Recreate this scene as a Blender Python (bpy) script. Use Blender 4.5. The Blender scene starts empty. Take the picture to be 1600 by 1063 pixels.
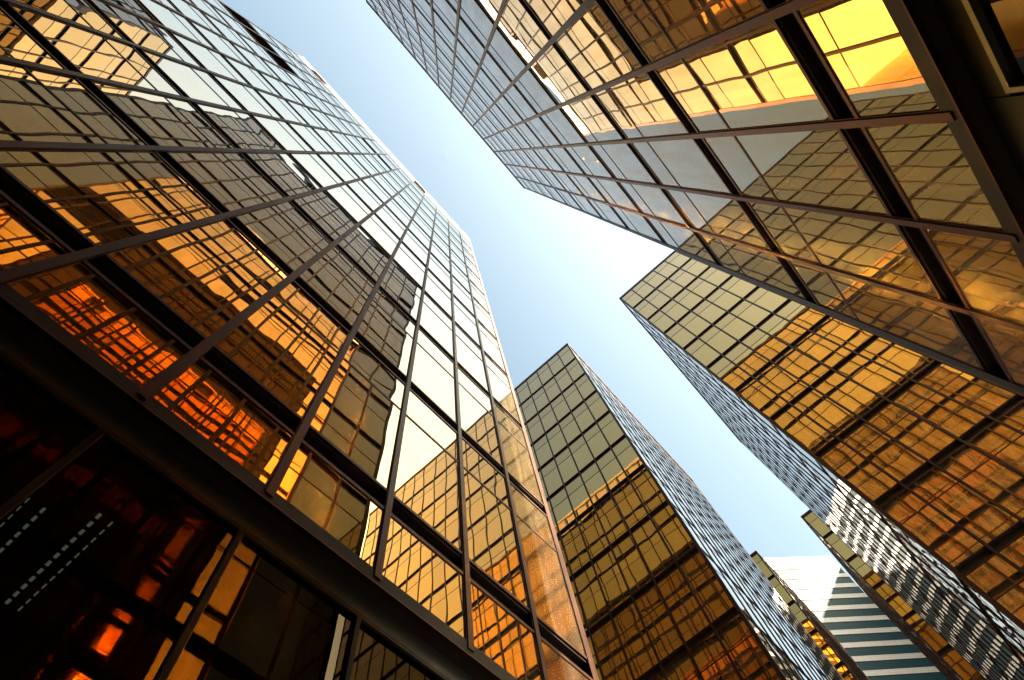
import bpy, math, random
from mathutils import Matrix, Vector

random.seed(11)
S = bpy.context.scene
COL = S.collection

# ------------------------------------------------------------------ camera
U = 3.1                      # metres from the camera to the left facade
EYE = 1.6
F_PX = 883.465
RIGHT = (0.65822394, -0.74450826, -0.11157371)
DOWN = (0.68935964, 0.65563834, -0.30809360)
FWD = (0.30253023, 0.12588017, 0.94479079)
cam_d = bpy.data.cameras.new("camera")
cam = bpy.data.objects.new("camera", cam_d)
COL.objects.link(cam)
cam_d.sensor_width = 36.0
cam_d.lens = F_PX / 1600.0 * 36.0
cam_d.clip_start = 0.05
cam_d.clip_end = 5000.0
cam.matrix_world = Matrix(((RIGHT[0], -DOWN[0], -FWD[0], 0.0),
                           (RIGHT[1], -DOWN[1], -FWD[1], 0.0),
                           (RIGHT[2], -DOWN[2], -FWD[2], EYE),
                           (0, 0, 0, 1)))
S.camera = cam
S.render.resolution_x, S.render.resolution_y = 1024, 680

# ------------------------------------------------------------------ light
SUN_T = 0.15                 # tilt of the sun's azimuth from -Y towards +X
SUN_EL = math.radians(37.0)
saz = Vector((SUN_T, -1.0, 0.0)).normalized()
sdir = Vector((saz.x * math.cos(SUN_EL), saz.y * math.cos(SUN_EL), math.sin(SUN_EL)))
W = bpy.data.worlds.new("World")
S.world = W
W.use_nodes = True
wn = W.node_tree
sky = wn.nodes.new("ShaderNodeTexSky")
sky.sky_type = 'NISHITA'
sky.sun_disc = False
sky.sun_elevation = SUN_EL
sky.sun_rotation = math.atan2(saz.x, saz.y)
sky.altitude = 20.0
sky.air_density = 0.8
sky.dust_density = 10.0
sky.ozone_density = 0.3
bg = wn.nodes["Background"]
bg.inputs["Strength"].default_value = 0.05
tint = wn.nodes.new("ShaderNodeMix")
tint.data_type = 'RGBA'
tint.blend_type = 'MULTIPLY'
tint.inputs["Factor"].default_value = 1.0
tint.inputs[7].default_value = (0.88, 1.08, 1.0, 1.0)
wn.links.new(sky.outputs[0], tint.inputs[6])
wn.links.new(tint.outputs[2], bg.inputs["Color"])
sun_d = bpy.data.lights.new("sun", 'SUN')
sun_d.energy = 5.0
sun_d.angle = math.radians(0.5)
sun_d.color = (1.0, 0.86, 0.68)
sun = bpy.data.objects.new("sun", sun_d)
COL.objects.link(sun)
sun.rotation_euler = sdir.to_track_quat('Z', 'Y').to_euler()
sun.location = (0, 0, 120)

S.view_settings.view_transform = 'Standard'
S.view_settings.look = 'None'
S.view_settings.exposure = 3.1
S.view_settings.gamma = 1.0
S.render.engine = 'CYCLES'
S.cycles.max_bounces = 14
S.cycles.diffuse_bounces = 3
S.cycles.glossy_bounces = 12
S.cycles.transmission_bounces = 4
S.cycles.transparent_max_bounces = 8
S.cycles.caustics_reflective = True
S.cycles.blur_glossy = 0.0
S.cycles.sample_clamp_indirect = 0.0
S.cycles.use_denoising = True


# ------------------------------------------------------------------ materials
def new_mat(name):
    m = bpy.data.materials.new(name)
    m.use_nodes = True
    nt = m.node_tree
    nt.nodes.clear()
    out = nt.nodes.new("ShaderNodeOutputMaterial")
    return m, nt, out


def nd(nt, typ, **kw):
    n = nt.nodes.new(typ)
    for k, v in kw.items():
        setattr(n, k, v)
    return n


def wavy(nt, scale, dist, detail=1.0):
    g = nd(nt, "ShaderNodeNewGeometry")
    no = nd(nt, "ShaderNodeTexNoise")
    no.inputs["Scale"].default_value = scale
    no.inputs["Detail"].default_value = detail
    nt.links.new(g.outputs["Position"], no.inputs["Vector"])
    b = nd(nt, "ShaderNodeBump")
    b.inputs["Strength"].default_value = 1.0
    b.inputs["Distance"].default_value = dist
    nt.links.new(no.outputs["Fac"], b.inputs["Height"])
    return b


def gold_glass(name, f0, dust=0.025, dust_col=(0.42, 0.30, 0.18), rough=0.0, wav=0.0022):
    m, nt, out = new_mat(name)
    p = nd(nt, "ShaderNodeBsdfPrincipled")
    p.inputs["Metallic"].default_value = 1.0
    p.inputs["Base Color"].default_value = (*f0, 1)
    p.inputs["Roughness"].default_value = rough
    p.inputs["Specular Tint"].default_value = (1, 1, 1, 1)
    # every pane its own slight tint
    isl = nd(nt, "ShaderNodeNewGeometry")
    pr = nd(nt, "ShaderNodeMapRange")
    pr.inputs["To Min"].default_value = 0.84
    pr.inputs["To Max"].default_value = 1.05
    nt.links.new(isl.outputs["Random Per Island"], pr.inputs["Value"])
    vm = nd(nt, "ShaderNodeVectorMath", operation='SCALE')
    vm.inputs[0].default_value = f0
    nt.links.new(pr.outputs[0], vm.inputs["Scale"])
    nt.links.new(vm.outputs[0], p.inputs["Base Color"])
    p.inputs["Coat Weight"].default_value = 1.0
    p.inputs["Coat IOR"].default_value = 1.66
    p.inputs["Coat Roughness"].default_value = 0.0
    b = wavy(nt, 0.9, wav)
    nt.links.new(b.outputs[0], p.inputs["Normal"])
    nt.links.new(b.outputs[0], p.inputs["Coat Normal"])
    d = nd(nt, "ShaderNodeBsdfDiffuse")
    # dust film: streaky, a little heavier in patches
    g = nd(nt, "ShaderNodeNewGeometry")
    mp = nd(nt, "ShaderNodeMapping")
    mp.inputs["Scale"].default_value = (3.0, 3.0, 0.7)
    nt.links.new(g.outputs["Position"], mp.inputs["Vector"])
    no = nd(nt, "ShaderNodeTexNoise")
    no.inputs["Scale"].default_value = 1.3
    no.inputs["Detail"].default_value = 6.0
    nt.links.new(mp.outputs[0], no.inputs["Vector"])
    mr = nd(nt, "ShaderNodeMapRange")
    mr.inputs["From Min"].default_value = 0.35
    mr.inputs["From Max"].default_value = 0.7
    mr.inputs["To Min"].default_value = dust * 0.5
    mr.inputs["To Max"].default_value = dust * 1.8
    nt.links.new(no.outputs["Fac"], mr.inputs["Value"])
    d.inputs["Color"].default_value = (*dust_col, 1)
    mx = nd(nt, "ShaderNodeMixShader")
    nt.links.new(mr.outputs[0], mx.inputs[0])
    nt.links.new(p.outputs[0], mx.inputs[1])
    nt.links.new(d.outputs[0], mx.inputs[2])
    nt.links.new(mx.outputs[0], out.inputs[0])
    return m


def metal(name, col, rough=0.42, var=0.5, metallic=0.0, spec=0.5, rust=None, joints=False):
    m, nt, out = new_mat(name)
    p = nd(nt, "ShaderNodeBsdfPrincipled")
    p.inputs["Metallic"].default_value = metallic
    p.inputs["Specular IOR Level"].default_value = spec
    g = nd(nt, "ShaderNodeNewGeometry")
    no = nd(nt, "ShaderNodeTexNoise")
    no.inputs["Scale"].default_value = 2.2
    no.inputs["Detail"].default_value = 8.0
    no.inputs["Roughness"].default_value = 0.65
    mp = nd(nt, "ShaderNodeMapping")
    mp.inputs["Scale"].default_value = (1.6, 1.6, 0.45)
    nt.links.new(g.outputs["Position"], mp.inputs["Vector"])
    nt.links.new(mp.outputs[0], no.inputs["Vector"])
    cr = nd(nt, "ShaderNodeValToRGB")
    cr.color_ramp.elements[0].position = 0.3
    cr.color_ramp.elements[1].position = 0.72
    lo = tuple(c * (1 - var * 0.5) for c in col)
    hi = rust if rust else tuple(c * (1 + var * 0.6) for c in col)
    cr.color_ramp.elements[0].color = (*lo, 1)
    cr.color_ramp.elements[1].color = (*hi, 1)
    nt.links.new(no.outputs["Fac"], cr.inputs[0])
    if joints:
        # one butt joint with sealant in each storey of the mullions
        sp = nd(nt, "ShaderNodeSeparateXYZ")
        nt.links.new(g.outputs["Position"], sp.inputs[0])
        ad = nd(nt, "ShaderNodeMath", operation='SUBTRACT')
        ad.inputs[1].default_value = EYE + 2.05 * U - 20 * 1.165 * U
        nt.links.new(sp.outputs["Z"], ad.inputs[0])
        mo = nd(nt, "ShaderNodeMath", operation='MODULO')
        mo.inputs[1].default_value = 1.165 * U
        nt.links.new(ad.outputs[0], mo.inputs[0])
        lt = nd(nt, "ShaderNodeMath", operation='LESS_THAN')
        lt.inputs[1].default_value = 0.014
        nt.links.new(mo.outputs[0], lt.inputs[0])
        jm = nd(nt, "ShaderNodeMix", data_type='RGBA')
        nt.links.new(lt.outputs[0], jm.inputs[0])
        nt.links.new(cr.outputs[0], jm.inputs[6])
        jm.inputs[7].default_value = (0.004, 0.003, 0.003, 1)
        nt.links.new(jm.outputs[2], p.inputs["Base Color"])
    else:
        nt.links.new(cr.outputs[0], p.inputs["Base Color"])
    mr = nd(nt, "ShaderNodeMapRange")
    mr.inputs["To Min"].default_value = rough * 0.75
    mr.inputs["To Max"].default_value = rough * 1.3
    nt.links.new(no.outputs["Fac"], mr.inputs["Value"])
    nt.links.new(mr.outputs[0], p.inputs["Roughness"])
    nt.links.new(p.outputs[0], out.inputs[0])
    return m


def lobby_glass(name, gloss=(0.22, 0.15, 0.09), tint=(0.30, 0.25, 0.20), base=0.07):
    m, nt, out = new_mat(name)
    tr = nd(nt, "ShaderNodeBsdfTransparent")
    tr.inputs["Color"].default_value = (*tint, 1)
    gl = nd(nt, "ShaderNodeBsdfGlossy")
    gl.inputs["Color"].default_value = (*gloss, 1)
    gl.inputs["Roughness"].default_value = 0.0
    b = wavy(nt, 1.1, 0.0012)
    nt.links.new(b.outputs[0], gl.inputs["Normal"])
    fr = nd(nt, "ShaderNodeFresnel")
    fr.inputs["IOR"].default_value = 1.5
    mr = nd(nt, "ShaderNodeMapRange")
    mr.inputs["From Min"].default_value = 0.0
    mr.inputs["From Max"].default_value = 1.0
    mr.inputs["To Min"].default_value = base
    mr.inputs["To Max"].default_value = 1.0
    nt.links.new(fr.outputs[0], mr.inputs["Value"])
    mx = nd(nt, "ShaderNodeMixShader")
    nt.links.new(mr.outputs[0], mx.inputs[0])
    nt.links.new(tr.outputs[0], mx.inputs[1])
    nt.links.new(gl.outputs[0], mx.inputs[2])
    nt.links.new(mx.outputs[0], out.inputs[0])
    return m


def lamp_mat(name, col, strength):
    m, nt, out = new_mat(name)
    e = nd(nt, "ShaderNodeEmission")
    e.inputs["Color"].default_value = (*col, 1)
    e.inputs["Strength"].default_value = strength
    nt.links.new(e.outputs[0], out.inputs[0])
    return m


def panel_mat(name, c1, c2, bw, bh, rough=0.5, mortar=0.006, vertical='XZ'):
    """small cladding panels with thin dark joints, laid out on the object's own x and z"""
    m, nt, out = new_mat(name)
    tc = nd(nt, "ShaderNodeTexCoord")
    sep = nd(nt, "ShaderNodeSeparateXYZ")
    cmb = nd(nt, "ShaderNodeCombineXYZ")
    nt.links.new(tc.outputs["Object"], sep.inputs[0])
    nt.links.new(sep.outputs["X"], cmb.inputs["X"])
    nt.links.new(sep.outputs["Z" if vertical == 'XZ' else "Y"], cmb.inputs["Y"])
    br = nd(nt, "ShaderNodeTexBrick")
    br.offset = 0.0
    br.inputs["Color1"].default_value = (*c1, 1)
    br.inputs["Color2"].default_value = (*c2, 1)
    br.inputs["Mortar"].default_value = (c1[0] * 0.35, c1[1] * 0.33, c1[2] * 0.33, 1)
    br.inputs["Scale"].default_value = 1.0
    br.inputs["Mortar Size"].default_value = mortar
    br.inputs["Brick Width"].default_value = bw
    br.inputs["Row Height"].default_value = bh
    nt.links.new(cmb.outputs[0], br.inputs["Vector"])
    p = nd(nt, "ShaderNodeBsdfPrincipled")
    p.inputs["Roughness"].default_value = rough
    nt.links.new(br.outputs["Color"], p.inputs["Base Color"])
    nt.links.new(p.outputs[0], out.inputs[0])
    return m


F0 = (0.69, 0.372, 0.055)
GOLD = gold_glass("gold_glass", F0, dust=0.03)
GOLD_DUSTY = gold_glass("dusty_gold_glass", F0, dust=0.17, dust_col=(0.55, 0.42, 0.27))
GOLD_HAZE = gold_glass("hazed_gold_glass", F0, dust=0.05, rough=0.11)
BRONZE = metal("bronze_frame", (0.031, 0.016, 0.011), 0.42, 0.5, metallic=1.0, rust=(0.062, 0.027, 0.015), joints=True)
DARKBR = metal("dark_bronze", (0.015, 0.0085, 0.0065), 0.48, 0.5, spec=0.12)
BEAM = metal("base_beam_paint", (0.007, 0.004, 0.003), 0.5, 0.5, spec=0.12, rust=(0.012, 0.006, 0.004))
PALE = metal("pale_coping", (0.42, 0.35, 0.29), 0.5, 0.3)
OLIVE = metal("olive_panel", (0.014, 0.013, 0.009), 0.55, 0.3)
BLACKP = metal("black_wall_panel", (0.008, 0.006, 0.005), 0.5, 0.4, spec=0.2)
STEEL = metal("steel_trim", (0.07, 0.062, 0.05), 0.35, 0.2, metallic=0.6)
ROOFM = metal("roof_felt", (0.12, 0.11, 0.10), 0.9, 0.3)
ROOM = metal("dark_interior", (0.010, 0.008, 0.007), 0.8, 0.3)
VOID = metal("open_dark", (0.060, 0.026, 0.016), 0.8, 0.5)
BEIGE = metal("beige_panel", (0.40, 0.32, 0.23), 0.55, 0.2)
LGLASS = lobby_glass("lobby_glass")
COOL = lamp_mat("cool_lamp", (0.72, 1.0, 0.86), 0.028)
WARM = lamp_mat("warm_lamp", (1.0, 0.55, 0.22), 1.0)


# ------------------------------------------------------------------ mesh tools
class MB:
    def __init__(self):
        self.v, self.f, self.mi = [], [], []

    def quad(self, a, b, c, d, mi=0):
        i = len(self.v)
        self.v += [a, b, c, d]
        self.f.append((i, i + 1, i + 2, i + 3))
        self.mi.append(mi)

    def box(self, x0, x1, y0, y1, z0, z1, mi=0):
        i = len(self.v)
        self.v += [(x0, y0, z0), (x1, y0, z0), (x1, y1, z0), (x0, y1, z0),
                   (x0, y0, z1), (x1, y0, z1), (x1, y1, z1), (x0, y1, z1)]
        for q in ((0, 3, 2, 1), (4, 5, 6, 7), (0, 1, 5, 4), (1, 2, 6, 5), (2, 3, 7, 6), (3, 0, 4, 7)):
            self.f.append(tuple(i + k for k in q))
            self.mi.append(mi)

    def grid(self, x0, x1, z0, z1, fn, n):
        i = len(self.v)
        for r in range(n + 1):
            for c in range(n + 1):
                s, t = c / n, r / n
                self.v.append((x0 + (x1 - x0) * s, fn(s, t), z0 + (z1 - z0) * t))
        for r in range(n):
            for c in range(n):
                k = i + r * (n + 1) + c
                self.f.append((k, k + 1, k + n + 2, k + n + 1))
                self.mi.append(0)

    def prism(self, pts, z0, z1, mi=0):
        """closed plan outline, counter-clockwise, extruded"""
        i, n = len(self.v), len(pts)
        self.v += [(x, y, z0) for x, y in pts] + [(x, y, z1) for x, y in pts]
        for k in range(n):
            j = (k + 1) % n
            self.f.append((i + k, i + j, i + n + j, i + n + k))
            self.mi.append(mi)
        self.f.append(tuple(i + n + k for k in range(n)))
        self.mi.append(mi)
        self.f.append(tuple(i + n - 1 - k for k in range(n)))
        self.mi.append(mi)

    def add(self, other, M):
        i = len(self.v)
        self.v += [tuple(M @ Vector(p)) for p in other.v]
        self.f += [tuple(i + k for k in q) for q in other.f]
        self.mi += other.mi

    def mesh(self, name, mats, smooth=False):
        me = bpy.data.meshes.new(name)
        me.from_pydata(self.v, [], self.f)
        for m in (mats if isinstance(mats, (list, tuple)) else [mats]):
            me.materials.append(m)
        if any(self.mi):
            me.polygons.foreach_set("material_index", self.mi)
        if smooth:
            me.polygons.foreach_set("use_smooth", [True] * len(self.f))
        me.update()
        return me

    def build(self, name, mats, parent=None, smooth=False):
        return link(name, self.mesh(name, mats, smooth), parent)


def link(name, data, parent=None, M=None):
    o = bpy.data.objects.new(name, data)
    COL.objects.link(o)
    if parent is not None:
        o.parent = parent
    if M is not None:
        o.matrix_local = M
    return o


def tag(o, label=None, cat=None, group=None, kind=None):
    if label:
        o["label"] = label
    if cat:
        o["category"] = cat
    if group:
        o["group"] = group
    if kind:
        o["kind"] = kind
    return o


def empty(name, loc):
    o = bpy.data.objects.new(name, None)
    o.empty_display_size = 1.0
    COL.objects.link(o)
    o.location = loc
    return o


# ------------------------------------------------------------------ module of the gold towers
BAY = 0.4175 * U
STOREY = 1.165 * U
WIDE = 0.705 * U
WIN = 1.030 * U
NARROW0 = 0.715 * U
BAND = STOREY - WIN


def zb(k):                   # upper edge of the spandrel under storey k
    return EYE + (1.915 + 1.165 * k) * U


Z_PANE0 = EYE + 1.475 * U
Z_BEAM = EYE + 1.418 * U
Z_SOFFIT = EYE + 1.425 * U
Z_FASCIA = EYE + 1.34 * U
SETBACK = 0.05 * U


def pane_fn(w, h, flat=False):
    a, b = random.gauss(0, 0.0014), random.gauss(0, 0.0012)
    p = random.uniform(-0.0007, 0.0010)
    q = random.uniform(-0.0005, 0.0005)
    ph = random.uniform(0, 6.28)

    def fn(s, t):
        y = a * (s - 0.5) * w + b * (t - 0.5) * h
        if not flat:
            y += p * (1 - (2 * s - 1) ** 2) * (1 - (2 * t - 1) ** 2)
            y += q * math.sin(3.1 * s + 4.2 * t + ph)
        return y
    return fn


def window_mb(n=6, narrow=True, wide=True):
    m = MB()
    if wide:
        m.grid(0.0, BAY, 0.0, WIDE, pane_fn(BAY, WIDE, n == 1), n)
    if narrow:
        m.grid(0.0, BAY, NARROW0, WIN, pane_fn(BAY, WIN - NARROW0, n == 1), n)
    return m


WINDOW_MESHES = [window_mb().mesh("window", GOLD, True) for _ in range(16)]
LOW_MBS = [window_mb(1) for _ in range(40)]
NARROW_H = zb(0) - BAND - Z_PANE0


def low_window_mb(n=6):
    m = MB()
    m.grid(0.0, BAY, 0.0, NARROW_H, pane_fn(BAY, NARROW_H, n == 1), n)
    return m


FIRST_MESHES = [low_window_mb().mesh("window", GOLD, True) for _ in range(6)]
tm = MB()
tm.box(0.0, BAY, -0.010, 0.012, WIDE - 0.006, NARROW0 + 0.006)
TRANSOM_MB = tm
TRANSOM_MESH = tm.mesh("transom", BRONZE)
fm = MB()
for xa, xb_ in ((0.0, 0.075), (BAY - 0.075, BAY)):
    fm.box(xa, xb_, -0.012, 0.008, 0.0, WIN)
FRAME_MB = fm


def band_mb(L):
    m = MB()
    zt, zl = 0.0, -BAND
    d = 0.12
    m.quad((0, d, zl), (L, d, zl), (L, d, zt), (0, d, zt), 0)
    m.box(0, L, -0.008, d - 0.003, zt - 0.050, zt, 1)
    m.box(0, L, 0.02, d - 0.003, zt - 0.085, zt - 0.053, 0)
    m.box(0, L, -0.014, d - 0.003, zl, zl + 0.050, 1)
    m.box(0, L, 0.055, d - 0.003, zl + 0.053, zl + 0.120, 0)
    return m


def mullion_mb(z0, z1, w=0.085, out=0.032):
    m = MB()
    m.box(-w / 2, w / 2, -out, 0.118, z0, z1, 0)
    m.box(-w / 2 - 0.014, w / 2 + 0.014, -0.012, -0.004, z0, z1, 0)
    return m


FOOTPRINTS = []              # plan rectangles used to find out which windows the camera sees


def seen_area(corners, n, own):
    """pixel area of a facade cell in the 1600 px photograph, 0 when hidden"""
    c = sum((Vector(p) for p in corners), Vector()) / 4
    if (Vector((0, 0, EYE)) - c).dot(n) <= 0:
        return 0.0
    pts = []
    for p in corners:
        q = Vector(p) - Vector((0, 0, EYE))
        zc = q.dot(Vector(FWD))
        if zc < 0.2:
            return 0.0
        pts.append((800 + F_PX * q.dot(Vector(RIGHT)) / zc, 531.5 + F_PX * q.dot(Vector(DOWN)) / zc))
    cx, cy = sum(p[0] for p in pts) / 4, sum(p[1] for p in pts) / 4
    if not (-60 < cx < 1660 and -60 < cy < 1120):
        return 0.0
    for k, (x0, x1, y0, y1) in enumerate(FOOTPRINTS):
        if k == own:
            continue
        t0, t1 = 0.0, 0.999   # segment from the camera (0,0) to c against the rectangle
        for o_, lo, hi in ((c.x, x0, x1), (c.y, y0, y1)):
            if abs(o_) < 1e-6:
                if lo > 0 or hi < 0:
                    t0, t1 = 1, 0
                continue
            a, b = lo / o_, hi / o_
            t0, t1 = max(t0, min(a, b)), min(t1, max(a, b))
        if t0 < t1:
            return 0.0
    a = 0.0
    for i in range(4):
        j = (i + 1) % 4
        a += pts[i][0] * pts[j][1] - pts[j][0] * pts[i][1]
    return abs(a) / 2


def face_frames(x0, x1, y0, y1):
    """(origin, angle, length, outward normal, name) with local x along the face and local -y outwards"""
    return [((x0, y0), 0.0, x1 - x0, Vector((0, -1, 0))),
            ((x1, y0), math.pi / 2, y1 - y0, Vector((1, 0, 0))),
            ((x1, y1), math.pi, x1 - x0, Vector((0, 1, 0))),
            ((x0, y1), -math.pi / 2, y1 - y0, Vector((-1, 0, 0)))]


GROUP = "gold glass office towers along the alley"


def tower(index, label, x0, x1, y0, y1, z_roof, top_k=11, n_single=100, openings=(), ground='panel', parapet_k=None, dz=0.0):
    ZP, ZBM, ZS, ZF = Z_PANE0 + dz, Z_BEAM + dz, Z_SOFFIT + dz, Z_FASCIA + dz
    x0, x1, y0, y1 = x0 * U, x1 * U, y0 * U, y1 * U
    root = empty("office_tower", (x0, y0, 0.0))
    tag(root, label, "office tower", GROUP)
    T0 = Matrix.Translation((-x0, -y0, 0.0))
    cells = []
    faces = face_frames(x0, x1, y0, y1)
    for fi, (o, ang, L, n) in enumerate(faces):
        R = Matrix.Translation((o[0], o[1], 0.0)) @ Matrix.Rotation(ang, 4, 'Z')
        nb = round(L / BAY)
        for k in range(-1, top_k + 1):
            z = ZP if k < 0 else dz + zb(k)
            h = NARROW_H if k < 0 else WIN
            for b in range(nb):
                Mx = R @ Matrix.Translation((b * BAY, 0, z))
                cs = [Mx @ Vector(p) for p in ((0, 0, 0), (BAY, 0, 0), (BAY, 0, h), (0, 0, h))]
                op = None
                for (f_, b_, k_, kind) in openings:
                    if f_ == fi and b_ == b and k_ == k:
                        op = kind
                if parapet_k is not None and k == parapet_k:
                    op = op or 'parapet'
                cells.append((seen_area(cs, n, index), Mx, k, op))
        # spandrels, mullions
        Rl = T0 @ R
        bm = band_mb(L)
        me = bm.mesh("spandrel", [DARKBR, BRONZE])
        for k in range(0, top_k + 1):
            link("spandrel", me, root, Rl @ Matrix.Translation((0, 0, dz + zb(k))))
        mm = mullion_mb(ZP - 0.10, z_roof - 0.10).mesh("mullion", BRONZE)
        for b in range(1, nb):
            link("mullion", mm, root, Rl @ Matrix.Translation((b * BAY, 0, 0)))
    # corner posts
    cm = MB()
    cm.box(-0.075, 0.075, -0.075, 0.075, ZP - 0.10, z_roof - 0.10)
    cme = cm.mesh("corner_post", BRONZE)
    for px, py in ((x0, y0), (x1, y0), (x1, y1), (x0, y1)):
        ins = 0.055
        link("corner_post", cme, root, T0 @ Matrix.Translation((px + (ins if px == x0 else -ins), py + (ins if py == y0 else -ins), 0)))
    # windows: those that show largest are parts of their own, the rest one mesh
    cells.sort(key=lambda c: -c[0])
    rest, rest_t = MB(), MB()
    single = 0
    for area, Mx, k, op in cells:
        if op is not None:
            m = MB()
            if op == 'parapet':
                hh = z_roof - 0.35 - zb(k)
                m.box(0.0, BAY, -0.004, 0.05, 0.0, hh)
                link("parapet_panel", m.mesh("parapet_panel", BEIGE), root, T0 @ Mx)
            elif op == 'dark_parapet':
                hh = z_roof - 0.35 - zb(k)
                m.quad((0, 0.55, 0), (BAY, 0.55, 0), (BAY, 0.55, hh), (0, 0.55, hh))
                m.quad((0, 0.0, 0), (BAY, 0.0, 0), (BAY, 0.55, 0), (0, 0.55, 0))
                link("parapet_opening", m.mesh("parapet_opening", VOID), root, T0 @ Mx)
            elif op == 'open_narrow':
                w_ = window_mb(6, narrow=False)
                o_ = link("window", w_.mesh("window", GOLD, True), root, T0 @ Mx)
                m.quad((0, 0.6, NARROW0), (BAY, 0.6, NARROW0), (BAY, 0.6, WIN), (0, 0.6, WIN))
                m.quad((0, 0, WIN), (0, 0.6, WIN), (BAY, 0.6, WIN), (BAY, 0, WIN))
                m.quad((0, 0, NARROW0), (BAY, 0, NARROW0), (BAY, 0.6, NARROW0), (0, 0.6, NARROW0))
                link("transom", TRANSOM_MESH, o_)
                lv = link("louvre", m.mesh("louvre", VOID), root, T0 @ Mx)
                lv["label"] = "dark open vent slot in the gold glass"
            elif op == 'louvre':
                m.quad((0, 0.5, 0), (BAY, 0.5, 0), (BAY, 0.5, WIN), (0, 0.5, WIN))
                m.quad((0, 0, WIN), (0, 0.5, WIN), (BAY, 0.5, WIN), (BAY, 0, WIN))
                nsl = 9
                for i in range(nsl):
                    zc = WIN * (i + 0.5) / nsl
                    m.quad((0, 0.0, zc - 0.11), (BAY, 0.0, zc - 0.11), (BAY, 0.20, zc + 0.10), (0, 0.20, zc + 0.10))
                lv = link("louvre", m.mesh("louvre", VOID), root, T0 @ Mx)
                lv["label"] = "rust brown louvred vent opening near the roof"
            continue
        if area > 1.0 and single < n_single:
            single += 1
            me = random.choice(FIRST_MESHES if k < 0 else WINDOW_MESHES)
            if index == 1:
                me = me.copy()
                me.materials[0] = GOLD_DUSTY
            if index == 0 and Mx.translation.x > x1 - 1.5 * BAY and abs(Mx.translation.y - y0) < 0.01:
                me = me.copy()
                me.materials[0] = GOLD_HAZE
            w_ = link("window", me, root, T0 @ Mx)
            if k >= 0:
                link("transom", TRANSOM_MESH, w_)
        else:
            rest.add(low_window_mb(1) if k < 0 else random.choice(LOW_MBS), T0 @ Mx)
            if k >= 0:
                rest_t.add(TRANSOM_MB, T0 @ Mx)
    rw = tag(rest.build("window", GOLD_DUSTY if index == 1 else GOLD, root), kind="stuff")
    tag(rest_t.build("transom", BRONZE, rw), kind="stuff")
    # roof, coping
    lx, ly = x1 - x0, y1 - y0
    cp = MB()
    e_, t_ = 0.05, 0.35
    for a in ((-e_, lx + e_, -e_, t_), (-e_, lx + e_, ly - t_, ly + e_)):
        cp.box(a[0], a[1], a[2], a[3], z_roof - 0.30, z_roof)
    for a in ((-e_, t_), (lx - t_, lx + e_)):
        cp.box(a[0], a[1], t_, ly - t_, z_roof - 0.30, z_roof)
    cp.build("coping", PALE if parapet_k is not None else BRONZE, root)
    rf = MB()
    rf.box(t_, lx - t_, t_, ly - t_, z_roof - 0.95, z_roof - 0.55)
    rf.build("roof", ROOFM, root)
    # base beam and soffit
    bb = MB()
    o_, i_ = 0.015, 0.16
    for a in ((-o_, lx + o_, -o_, i_), (-o_, lx + o_, ly - i_, ly + o_)):
        bb.box(a[0], a[1], a[2], a[3], ZBM, ZP)
    for a in ((-o_, i_), (lx - i_, lx + o_)):
        bb.box(a[0], a[1], i_, ly - i_, ZBM, ZP)
    bb.build("base_beam", DARKBR, root)
    lip = MB()
    for a in ((-o_ - .02, lx + o_ + .02, -o_ - .02, -o_ + .03), (-o_ - .02, lx + o_ + .02, ly + o_ - .03, ly + o_ + .02)):
        lip.box(a[0], a[1], a[2], a[3], ZBM - 0.020, ZBM - 0.002)
    for a in ((-o_ - .02, -o_ + .03), (lx + o_ - .03, lx + o_ + .02)):
        lip.box(a[0], a[1], -o_ + .03, ly + o_ - .03, ZBM - 0.020, ZBM - 0.002)
    lip.build("drip_edge", BRONZE, root)
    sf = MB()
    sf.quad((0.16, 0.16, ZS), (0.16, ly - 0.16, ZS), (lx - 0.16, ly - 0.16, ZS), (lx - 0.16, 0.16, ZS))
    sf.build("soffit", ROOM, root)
    # ground floor
    s = SETBACK
    for fi, (o, ang, L, n) in enumerate(faces):
        Rl = T0 @ Matrix.Translation((o[0], o[1], 0.0)) @ Matrix.Rotation(ang, 4, 'Z')
        nb = round(L / BAY)
        if ground == 'glass':
            m = MB()
            m.box(s, L - s, s + 0.0, s + 0.06, ZF, ZS - 0.003)
            link("fascia", m.mesh("fascia", OLIVE), root, Rl)
            m = MB()
            m.box(s, L - s, s - 0.012, s - 0.002, ZF - 0.03, ZF + 0.015)
            link("fascia_trim", m.mesh("fascia_trim", DARKBR), root, Rl)
            g = MB()
            g.grid(0.0, BAY, 0.02, ZF - 0.004, pane_fn(BAY, 4, True), 1)
            gme = g.mesh("shopfront_window", LGLASS)
            mm = MB()
            mm.box(-0.024, 0.024, -0.04, 0.05, 0.0, ZF - 0.032)
            mm.box(0.025, 0.031, -0.030, -0.018, 0.0, ZF - 0.032, 1)
            mme = mm.mesh("shopfront_mullion", [BEAM, STEEL])
            for b in range(nb):
                link("shopfront_window", gme, root, Rl @ Matrix.Translation((b * BAY, s + 0.03, 0)))
                if b:
                    link("shopfront_mullion", mme, root, Rl @ Matrix.Translation((b * BAY, s + 0.03, 0)))
        else:
            pn = MB()
            pn.box(0.006, BAY - 0.006, s, s + 0.08, 0.0, ZS - 0.004)
            pme = pn.mesh("wall_panel", BLACKP)
            wg = MB()
            zt = EYE + 1.286 * U
            wg.quad((0, 0.04, 0.55), (BAY, 0.04, 0.55), (BAY, 0.04, zt), (0, 0.04, zt))
            wme = wg.mesh("shopfront_window", LGLASS)
            fr = MB()
            fr.box(-0.09, BAY + 0.006, -0.02, 0.07, zt, zt + 0.045)
            fr.box(-0.09, -0.045, -0.02, 0.07, 0.50, zt)
            fme = fr.mesh("window_frame", STEEL)
            hd = MB()
            hd.box(0.006, BAY - 0.006, s, s + 0.08, zt + 0.048, ZS - 0.004)
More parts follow.
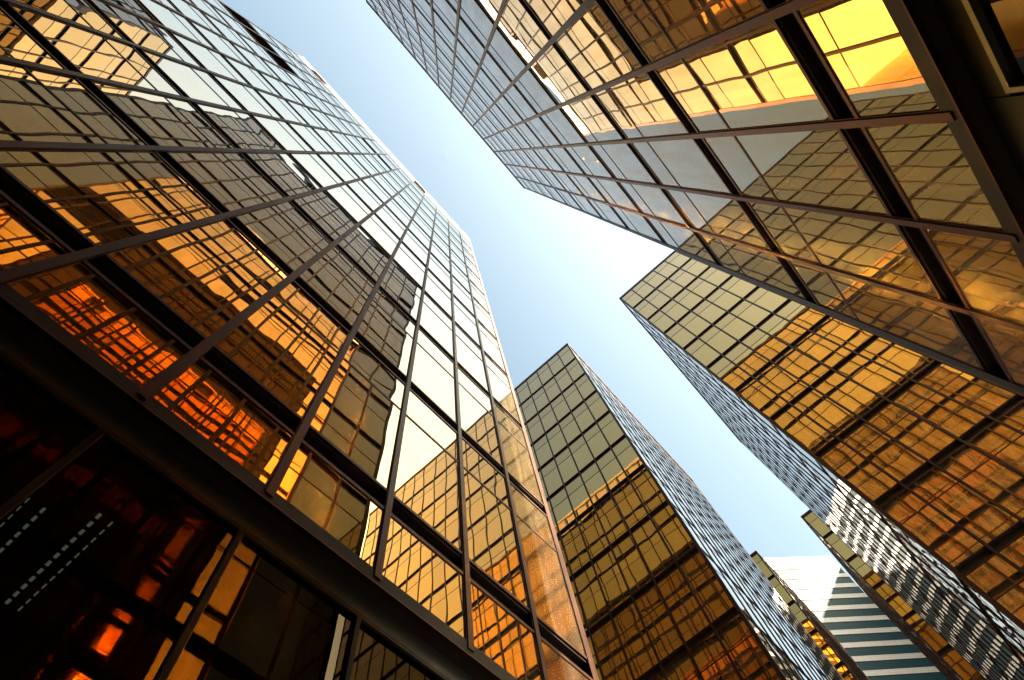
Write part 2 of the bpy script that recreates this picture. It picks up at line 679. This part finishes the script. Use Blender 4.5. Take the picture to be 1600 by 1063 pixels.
            hme = hd.mesh("wall_panel", BLACKP)
            hd = MB()
            hd.box(0.006, BAY - 0.006, s, s + 0.08, 0.0, 0.55)
            sme = hd.mesh("sill_panel", BLACKP)
            bk = MB()
            bk.quad((0, s + 0.09, 0), (L, s + 0.09, 0), (L, s + 0.09, ZS), (0, s + 0.09, ZS))
            for b in range(nb):
                is_win = fi == 2 and 3 <= b < nb - 1
                T = Rl @ Matrix.Translation((b * BAY, 0, 0))
                link("wall_panel", hme if is_win else pme, root, T)
                if is_win:
                    link("sill_panel", sme, root, T)
                    w_ = link("shopfront_window", wme, root, Rl @ Matrix.Translation((b * BAY, s, 0)))
                    if b == 3:
                        link("window_frame", fme, w_, Matrix.Translation((0.13, 0, 0)))
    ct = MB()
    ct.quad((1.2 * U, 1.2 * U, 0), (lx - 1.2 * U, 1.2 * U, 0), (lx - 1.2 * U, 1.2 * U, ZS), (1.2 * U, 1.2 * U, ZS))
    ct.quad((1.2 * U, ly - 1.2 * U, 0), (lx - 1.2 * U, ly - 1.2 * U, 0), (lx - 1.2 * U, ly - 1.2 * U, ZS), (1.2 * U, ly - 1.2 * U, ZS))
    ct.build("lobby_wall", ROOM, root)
    return root


B_ = 0.4175
Z_TOP = EYE + 15.90 * U
PLANS = [
    (2.0 - 14 * B_, 2.0, 1.0, 1.0 + 15 * B_),
    (2.03 - 14 * B_, 2.03, -1.03 - 15 * B_, -1.03),
    (6.33, 6.33 + 16 * B_, -1.075 - 15 * B_, -1.075),
    (6.33, 6.33 + 16 * B_, 0.975, 0.975 + 15 * B_),
    (17.15, 17.15 + 13 * B_, -1.0 - 12 * B_, -1.0),
    (17.15, 17.15 + 14 * B_, 1.0, 1.0 + 12 * B_),
    (-6.1 - 14 * B_, -6.1, -1.05 - 15 * B_, -1.05),
]
FOOTPRINTS[:] = [tuple(c * U for c in p) for p in PLANS]
# openings: face, bay, storey
A_OPEN = [(0, 7, 8, 'open_narrow'), (0, 6, 8, 'open_narrow'), (0, 1, 7, 'louvre'), (0, 2, 7, 'louvre'), (0, 0, 7, 'louvre'),
          (0, 9, 11, 'dark_parapet'), (0, 1, 11, 'dark_parapet')]
tower(0, "gold glass tower above the lit glazed lobby, rusty louvres under its pale roof edge", *PLANS[0],
      EYE + 15.42 * U, openings=A_OPEN, ground='glass', parapet_k=11)
tower(1, "gold glass tower with a sun streak down its facade and black panels at its foot", *PLANS[1], Z_TOP, dz=-0.04 * U)
tower(2, "gold tower whose front turns from pale beige to vivid yellow, beside the sun streaked one", *PLANS[2], Z_TOP)
tower(3, "gold tower with a beige topped orange brown front, behind the edge of the nearest tower", *PLANS[3], Z_TOP)
tower(4, "far gold tower, a thin sliver behind the one with the vivid yellow front", *PLANS[4], Z_TOP, n_single=40)
tower(5, "far gold tower, a thin sliver between the orange brown front and the teal block", *PLANS[5], Z_TOP, n_single=40)
tower(6, "gold tower seen only as a mirror image in the glass of the nearest tower", *PLANS[6], Z_TOP, n_single=0)


# ------------------------------------------------------------------ lobby lights
def ceiling_light(label, x, y0, n, rows):
    root = empty("ceiling_light", (x * U, y0 * U, Z_SOFFIT))
    tag(root, label, "ceiling light", "louvred ceiling lights in the lobby")
    hs = MB()
    hs.box(-0.03, 0.16, -0.05, n * 0.108 + 0.05, -0.03, -0.003)
    hs.build("housing", ROOM, root)
    for i in range(n):
        for dx, wd in rows:
            m = MB()
            m.box(dx, dx + wd, i * 0.108, i * 0.108 + 0.05, -0.045, -0.032)
            m.build("lamp_cell", COOL, root)


ceiling_light("louvred ceiling light in the lobby, its wide row left of a thin row", 0.050, 1.32, 12, ((0.0, 0.028), (0.12, 0.014)))
ceiling_light("louvred ceiling light in the lobby, its wide row right of a thin row", -0.100, 1.40, 12, ((0.0, 0.010), (0.13, 0.024)))


# ------------------------------------------------------------------ distant office blocks
def teal_glass():
    m, nt, out = new_mat("teal_glass")
    p = nd(nt, "ShaderNodeBsdfPrincipled")
    tc = nd(nt, "ShaderNodeTexCoord")
    sep = nd(nt, "ShaderNodeSeparateXYZ")
    nt.links.new(tc.outputs["Object"], sep.inputs[0])
    cmb = nd(nt, "ShaderNodeCombineXYZ")
    nt.links.new(sep.outputs["X"], cmb.inputs["X"])
    br = nd(nt, "ShaderNodeTexBrick")
    br.offset = 0.0
    br.inputs["Color1"].default_value = (0.0016, 0.040, 0.054, 1)
    br.inputs["Color2"].default_value = (0.002, 0.048, 0.064, 1)
    br.inputs["Mortar"].default_value = (0.002, 0.015, 0.022, 1)
    br.inputs["Scale"].default_value = 1.0
    br.inputs["Mortar Size"].default_value = 0.02
    br.inputs["Brick Width"].default_value = 1.35
    br.inputs["Row Height"].default_value = 50.0
    nt.links.new(cmb.outputs[0], br.inputs["Vector"])
    nt.links.new(br.outputs["Color"], p.inputs["Base Color"])
    p.inputs["Roughness"].default_value = 0.4
    p.inputs["Specular IOR Level"].default_value = 0.03
    nt.links.new(p.outputs[0], out.inputs[0])
    return m


TEAL = teal_glass()
WHITEP = panel_mat("white_cladding", (0.17, 0.135, 0.125), (0.195, 0.155, 0.14), 1.35, 0.45, 0.5, 0.02)
DARKJ = metal("dark_joint", (0.10, 0.07, 0.06), 0.7, 0.3)


def office_block(label, corner, ang, length, depth, z_roof, pitch):
    """corner = the end of the front; the front runs along the local -x from it, local -y faces outwards"""
    root = empty("office_block", (corner[0], corner[1], 0.0))
    root.rotation_euler.z = ang
    tag(root, label, "office block")
    ch = 0.5
    core = MB()
    core.prism([(-length, 0.12), (-ch, 0.12), (-0.12, ch), (-0.12, depth), (-length, depth)], 0.0, z_roof - 0.6)
    core.build("wall", WHITEP, root)
    bme, gme = MB(), MB()
    out = [(-length, 0.0), (-ch, 0.0), (0.0, ch), (0.0, depth), (-0.3, depth), (-0.3, ch + .13), (-ch - .13, 0.3), (-length, 0.3)]
    inn = [(-length, 0.10), (-ch - .04, 0.10), (-0.10, ch + .04), (-0.10, depth), (-0.11, depth), (-0.11, ch + .04), (-ch - .04, 0.11), (-length, 0.11)]
    bh = pitch * 0.37
    bme.prism(out, 0.0, bh)
    gme.prism(inn, bh, pitch)
    bm_, gm_ = bme.mesh("cladding_band", WHITEP), gme.mesh("window_strip", TEAL)
    z = z_roof - 2 * pitch * 0.44 - bh
    while z > 6:
        link("cladding_band", bm_, root, Matrix.Translation((0, 0, z)))
        link("window_strip", gm_, root, Matrix.Translation((0, 0, z - pitch)))
        z -= pitch
    for i in range(2):
        t = MB()
        t.prism(out, 0.0, pitch * 0.44 - 0.16)
        t.build("parapet_band", WHITEP, root).location = (0, 0, z_roof - (i + 1) * pitch * 0.44 + 0.08)
        j = MB()
        j.prism(inn, 0.0, 0.3)
        j.build("joint_line", DARKJ, root).location = (0, 0, z_roof - (i + 1) * pitch * 0.44 - 0.15)
    r = MB()
    r.prism([(-length, 0.3), (-ch, 0.3), (-0.3, ch), (-0.3, depth), (-length, depth)], z_roof - 0.5, z_roof - 0.3)
    r.build("roof", ROOFM, root)
    return root


KT = 34.0 / 32.0
P1 = ((38.926 * KT + 0.36) * U, (-1.530 * KT - 0.36) * U)
office_block("pale office block with dark teal window strips, half in shadow, past the gold towers", P1, math.radians(-45.4),
             16 * U, 7 * U, EYE + 34.0 * U, 0.97 * KT * U)

# unseen block added so its roof edge throws the slanting shadow on the first
office_block("tall unseen office block added beyond the vivid yellow tower to shade the teal one", (37.520 * U, -24.228 * U), -2.26052,
             24 * U, 12 * U, EYE + 44.0 * U, 1.03 * U)

# ------------------------------------------------------------------ ground
def paving():
    m, nt, out = new_mat("paving")
    g = nd(nt, "ShaderNodeNewGeometry")
    br = nd(nt, "ShaderNodeTexBrick")
    br.inputs["Color1"].default_value = (0.10, 0.092, 0.082, 1)
    br.inputs["Color2"].default_value = (0.13, 0.12, 0.105, 1)
    br.inputs["Mortar"].default_value = (0.05, 0.046, 0.042, 1)
    br.inputs["Scale"].default_value = 1.0
    br.inputs["Mortar Size"].default_value = 0.006
    br.inputs["Brick Width"].default_value = 0.6
    br.inputs["Row Height"].default_value = 0.6
    nt.links.new(g.outputs["Position"], br.inputs["Vector"])
    p = nd(nt, "ShaderNodeBsdfPrincipled")
    p.inputs["Roughness"].default_value = 0.7
    nt.links.new(br.outputs["Color"], p.inputs["Base Color"])
    nt.links.new(p.outputs[0], out.inputs[0])
    return m


gm = MB()
gm.quad((-1500, -1500, 0), (1500, -1500, 0), (1500, 1500, 0), (-1500, 1500, 0))
tag(gm.build("ground", paving()), kind="structure")
